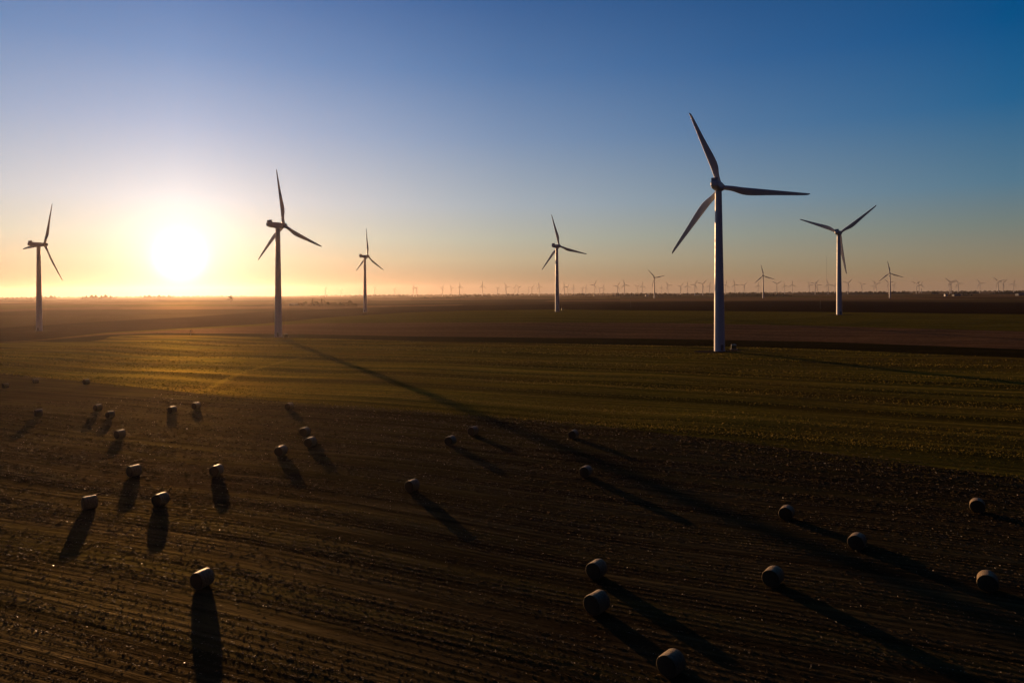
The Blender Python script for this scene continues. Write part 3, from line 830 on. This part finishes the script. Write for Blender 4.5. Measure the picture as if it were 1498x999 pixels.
wood_strips('far_woodland', [(1236, 1335, 4800, 16, 4000, 90), (1362, 1373, 4200, 16, 700, 40), (1395, 1432, 4600, 15, 1600, 60), (1448, 1600, 4300, 16, 4500, 90)],
    'dark low wood on the horizon at the far right')

# ------------------------------------------------------------------ farm buildings
def house(px, dist, w, d, h, rise, wall, roof, label, name='farmhouse', cat='house', rz=0.0, chimney=True, group='farm buildings on the plain'):
    g = dist_at(px, dist)
    t = thing(name, label, cat, (g.x, g.y, g.z - .1), rz, group)
    bm = bmesh.new(); box(bm, -w/2, w/2, -d/2, d/2, 0, h)
    for s in (-1, 1):                       # gables
        v = [bm.verts.new(p) for p in ((s*w/2, -d/2, h + .003), (s*w/2, d/2, h + .003), (s*w/2, 0, h + rise))]
        u = [bm.verts.new(p) for p in ((s*(w/2-.2), -d/2, h + .003), (s*(w/2-.2), d/2, h + .003), (s*(w/2-.2), 0, h + rise))]
        bm.faces.new(v); bm.faces.new(u[::-1])
    obj('wall', bm, wall, t)
    bm = bmesh.new(); e = .5; k = rise / (d / 2)
    for s in (-1, 1):
        pts = [(-w/2-e, s*(d/2+e), h - e*k + .05), (w/2+e, s*(d/2+e), h - e*k + .05), (w/2+e, 0, h + rise + .05), (-w/2-e, 0, h + rise + .05)]
        loft(bm, [pts, [(x, y, z + .22) for x, y, z in pts]])
    bmesh.ops.recalc_face_normals(bm, faces=bm.faces)
    rf = obj('roof', bm, roof, t)
    if chimney:
        bm = bmesh.new(); box(bm, w*.18, w*.18+.7, -.35, .35, h + rise - .5, h + rise + 1.1); obj('chimney', bm, M_CONC, rf)
        for x in (-w*.28, w*.22):
            for z in (1.0, 3.8):
                if z + 1.5 > h: continue
                bm = bmesh.new(); box(bm, x-.55, x+.55, -d/2-.06, -d/2-.003, z, z+1.5); f = obj('window', bm, M_GREY, t)
                bm = bmesh.new(); box(bm, x-.42, x+.42, -d/2-.09, -d/2-.063, z+.12, z+1.38); obj('pane', bm, M_GLASS, f)
        bm = bmesh.new(); box(bm, -.5, .5, -d/2-.07, -d/2-.003, 0, 2.1); obj('door', bm, M_DOOR, t)
    else:
        bm = bmesh.new(); box(bm, -1.9, 1.9, -d/2-.08, -d/2-.003, 0, 3.4 if h > 3.6 else h*.85); obj('door', bm, M_DOOR, t)
    return t
house(1383.6, 2260, 8, 7, 6.4, 2.6, M_WHITE, M_ROOF, 'white farmhouse catching light on the plain at right')
house(1399, 2330, 24, 11, 4.5, 2.2, M_BARN, M_ROOF, 'low blue-grey barn right of the white farmhouse', 'barn', 'barn', .1, False)
house(946.3, 3400, 13, 9, 6.5, 3, M_WHITE, M_ROOF, 'tiny pale house below the dark wood, left of the small turbine')
house(1494, 2300, 34, 14, 6, 2.5, M_BARN, M_ROOF, 'dark barn at the right edge of the far plain', 'barn', 'barn', .15, False)
house(431, 1420, 20, 9, 3.4, 1.8, M_BARN, M_ROOF, 'low pale grey shed left of the hazy grove', 'shed', 'shed', .1, False)

# ------------------------------------------------------------------ poles and the guyed mast
def pole(px, py, h, label):
    g = at(px, py)
    t = thing('utility_pole', label, 'utility pole', (g.x, g.y, g.z - .2), rad(20), 'utility poles at the edge of the dark field')
    bm = bmesh.new(); loft(bm, [circle(.19, 0, 10), circle(.13, h, 10)]); obj('post', bm, M_WOOD, t, True)
    bm = bmesh.new(); box(bm, -1.2, 1.2, -.28, -.16, h - .9, h - .75); c = obj('crossarm', bm, M_WOOD, t)
    for x in (-1.05, -.4, .4, 1.05):
        bm = bmesh.new(); loft(bm, [circle(.05, h - .75, 8, x, -.22), circle(.07, h - .6, 8, x, -.22), circle(.03, h - .5, 8, x, -.22)]); obj('insulator', bm, M_WHITE, c)
pole(1200, 452, 12.5, 'pale utility pole in the dark field left of the Y-bladed turbine')
pole(922.5, 450, 11, 'pale utility pole in the dark field left of the largest turbine')

def rod(bm, a, b, r, n=6):
    a, b = Vector(a), Vector(b); d = (b - a).normalized(); u = d.orthogonal().normalized(); v = d.cross(u)
    loft(bm, [[tuple(p + (u * math.cos(2*math.pi*i/n) + v * math.sin(2*math.pi*i/n)) * r) for i in range(n)] for p in (a, b)])
g = dist_at(1209.5, 2500); H = 150.0
t = thing('radio_mast', 'very tall thin guyed mast rising above the horizon left of the Y-bladed turbine', 'radio mast', (g.x, g.y, g.z), .3)
bm = bmesh.new(); w = .9
leg = [(w*math.cos(a), w*math.sin(a)) for a in (0, 2.094, 4.189)]
for (x, y) in leg: rod(bm, (x, y, 0), (x, y, H), .05)
for k in range(int(H / 3)):
    for i in range(3):
        a, b = leg[i], leg[(i+1) % 3]
        rod(bm, (*a, k*3), (*b, k*3 + 3), .02, 4); rod(bm, (*a, k*3), (*b, k*3), .02, 4)
obj('lattice', bm, M_STEEL, t)
for i in range(3):
    a = 2.094 * i
    bm = bmesh.new()
    for z, rr_ in ((50, 55), (100, 55), (146, 80)): rod(bm, (w*math.cos(a), w*math.sin(a), z), (rr_*math.cos(a), rr_*math.sin(a), 0), .03, 4)
    obj('guy_wire', bm, M_STEEL, t)

# field marker at left
g = at(279, 492)
t = thing('marker_post', 'thin marker post with a small bright plate below the sun', 'marker post', (g.x, g.y, g.z - .1), .3)
bm = bmesh.new(); loft(bm, [circle(.09, 0, 8), circle(.07, 3.6, 8)]); obj('post', bm, M_STEEL, t)
bm = bmesh.new(); box(bm, -.35, .35, -.12, -.09, 2.9, 3.6); obj('plate', bm, M_WHITE, t)

# ------------------------------------------------------------------ sky, sun, haze
SUN_PX, SUN_EL, GLOW_EL = 264, 4.2, 2.9
GLOWS = [('gauss', 1.1, 2.6, (1, .97, .92)), ('exp', 2.8, .95, (1, .90, .82)), ('exp', 9.0, .06, (1, .80, .74))]
NISH_K, BASE_K = (.006, .012, .03), .98
SUN_AZ = azim(SUN_PX)
sd = Vector((math.sin(SUN_AZ) * math.cos(rad(SUN_EL)), math.cos(SUN_AZ) * math.cos(rad(SUN_EL)), math.sin(rad(SUN_EL))))
gd = Vector((math.sin(SUN_AZ) * math.cos(rad(GLOW_EL)), math.cos(SUN_AZ) * math.cos(rad(GLOW_EL)), math.sin(rad(GLOW_EL))))
W = bpy.data.worlds.new('World'); S.world = W; W.use_nodes = True
wt = W.node_tree; wt.nodes.clear()
class WN(NT):
    def __init__(s, tree): s.t = tree
w = WN(wt)
out = w.n('ShaderNodeOutputWorld'); bg = w.n('ShaderNodeBackground')
sky = w.n('ShaderNodeTexSky', sky_type='NISHITA'); sky.sun_disc = False
sky.sun_elevation = rad(SUN_EL); sky.sun_rotation = SUN_AZ
sky.altitude = 0; sky.air_density = 1.0; sky.dust_density = .6; sky.ozone_density = 2.0
def lin(c): return tuple((v / 255 / 12.92 if v < 10 else ((v / 255 + .055) / 1.055) ** 2.4) for v in c)
D = w.vmath('NORMALIZE', w.n('ShaderNodeTexCoord').outputs['Generated']).outputs[0]
sx = w.n('ShaderNodeSeparateXYZ'); w.l(D, sx.inputs[0])
elev = w.math('MULTIPLY', w.math('ARCSINE', sx.outputs[2]), 180 / math.pi)          # degrees above the horizon
ep = w.math('DIVIDE', w.math('MAXIMUM', elev, 0.0), 90.0)
# afterglow: how far round from the sun's bearing
hd = w.vmath('NORMALIZE', w.vmath('MULTIPLY', D, (1, 1, 0)).outputs[0]).outputs[0]
daz = w.math('ARCCOSINE', w.vmath('DOT_PRODUCT', hd, (math.sin(SUN_AZ), math.cos(SUN_AZ), 0)).outputs['Value'])
dz = w.math('MULTIPLY', daz, 180 / math.pi)
gam = w.math('MULTIPLY', w.math('ARCCOSINE', w.vmath('DOT_PRODUCT', D, tuple(gd)).outputs['Value']), 180 / math.pi)
EL = [0, .8, 1.7, 2.8, 4.5, 7.3, 12.8, 18.0, 23.2, 35, 60]
FAR = [(152,120,92),(150,121,91),(143,127,98),(134,128,108),(116,127,120),(84,120,141),(34,97,142),(0,80,134),(0,68,120),(0,46,92),(0,24,54)]
MIDC= [(240,196,156),(236,196,158),(226,195,158),(207,191,156),(190,190,171),(170,180,187),(126,150,182),(88,124,170),(60,100,152),(30,70,120),(10,38,75)]
Cf = [lin(c) for c in FAR]; Cm = [lin(c) for c in MIDC]
KN = [.1, .25, .6, 1.3, 1.7, 1.9, 2, 2, 2, 2, 2]
Cn = [tuple(max(0, f + (m - f) * k) for f, m in zip(a, b)) for a, b, k in zip(Cf, Cm, KN)]
def eramp(cols, k=1.0):
    r = w.n('ShaderNodeValToRGB'); cr = r.color_ramp; cr.interpolation = 'LINEAR'
    while len(cr.elements) < len(EL): cr.elements.new(.5)
    for e, p, c in zip(cr.elements, EL, cols): e.position = p / 90; e.color = (*[v * k for v in c], 1)
    w.l(ep, r.inputs[0]); return r.outputs[0]
fcol = w.mix(w.ramp(w.math('DIVIDE', dz, 180.0), [(.35, 0), (.45, 1)]), eramp(Cf), eramp([(c[0] * .07, c[1] * .11, c[2] * .20) for c in Cf]))
wgt = w.ramp(w.math('DIVIDE', dz, 90.0), [(0, .9), (.16, .68), (.29, .44), (.5, .17), (.69, 0)])
base = w.mix(wgt, fcol, eramp(Cn))
def gterm(kind, sc, amp, col):
    if kind == 'gauss': e = w.math('EXPONENT', w.math('MULTIPLY', w.math('POWER', w.math('DIVIDE', gam, sc), 2.0), -1.0))
    else: e = w.math('EXPONENT', w.math('DIVIDE', gam, -sc))
    g_ = w.n('ShaderNodeMix', data_type='RGBA', blend_type='MULTIPLY'); g_.inputs[0].default_value = 1
    c = w.n('ShaderNodeCombineColor')
    for i in range(3): w.l(w.math('MULTIPLY', e, amp * col[i]), c.inputs[i])
    return c.outputs[0]
tot = base
for args in GLOWS:
    tot = w.mix(1.0, tot, gterm(*args), 'ADD')
nis = w.mix(1.0, sky.outputs[0], NISH_K, 'MULTIPLY')
tot = w.mix(1.0, w.mix(1.0, tot, (10 * BASE_K,) * 3, 'MULTIPLY'), nis, 'ADD')
bg.inputs['Strength'].default_value = .10
w.l(tot, bg.inputs[0]); w.l(bg.outputs[0], out.inputs[0])

L = bpy.data.lights.new('sun', 'SUN'); L.energy = 4.9; L.angle = rad(.53); L.color = (1.0, .55, .25)
lo = bpy.data.objects.new('sun', L); COL.objects.link(lo)
lo.rotation_euler = (-sd).to_track_quat('-Z', 'Y').to_euler()
lo.location = (0, 0, 60)

HAZE = 2.7e-5
bm = bmesh.new(); box(bm, -12600, 12600, -12600, 12600, -12, 175)
ht = NT('haze_air'); pv = ht.n('ShaderNodeVolumePrincipled')
pv.inputs['Color'].default_value = (.96, .82, .76, 1); pv.inputs['Density'].default_value = HAZE; pv.inputs['Anisotropy'].default_value = .73
ht.l(pv.outputs[0], ht.out.inputs['Volume'])
hz = obj('haze', bm, ht.m); hz['kind'] = 'stuff'; hz['label'] = 'thin warm evening haze over the whole plain'
bmesh_ok = True

cam = bpy.data.cameras.new('camera'); co = bpy.data.objects.new('camera', cam); COL.objects.link(co)
cam.sensor_width = 36; cam.lens = 36 * F / 1498; cam.clip_start = .5; cam.clip_end = 60000
cam.shift_y = -(499.5 - CY) / 1498
co.matrix_world = Matrix(((rt.x, up.x, -fw.x, EYE.x), (rt.y, up.y, -fw.y, EYE.y), (rt.z, up.z, -fw.z, EYE.z), (0, 0, 0, 1)))
S.camera = co

S.view_settings.view_transform = 'Standard'; S.view_settings.look = 'None'
S.view_settings.exposure = 0; S.view_settings.gamma = 1
S.cycles.max_bounces = 5; S.cycles.volume_bounces = 0; S.cycles.transparent_max_bounces = 8
S.cycles.use_denoising = True
S.cycles.sample_clamp_indirect = 4
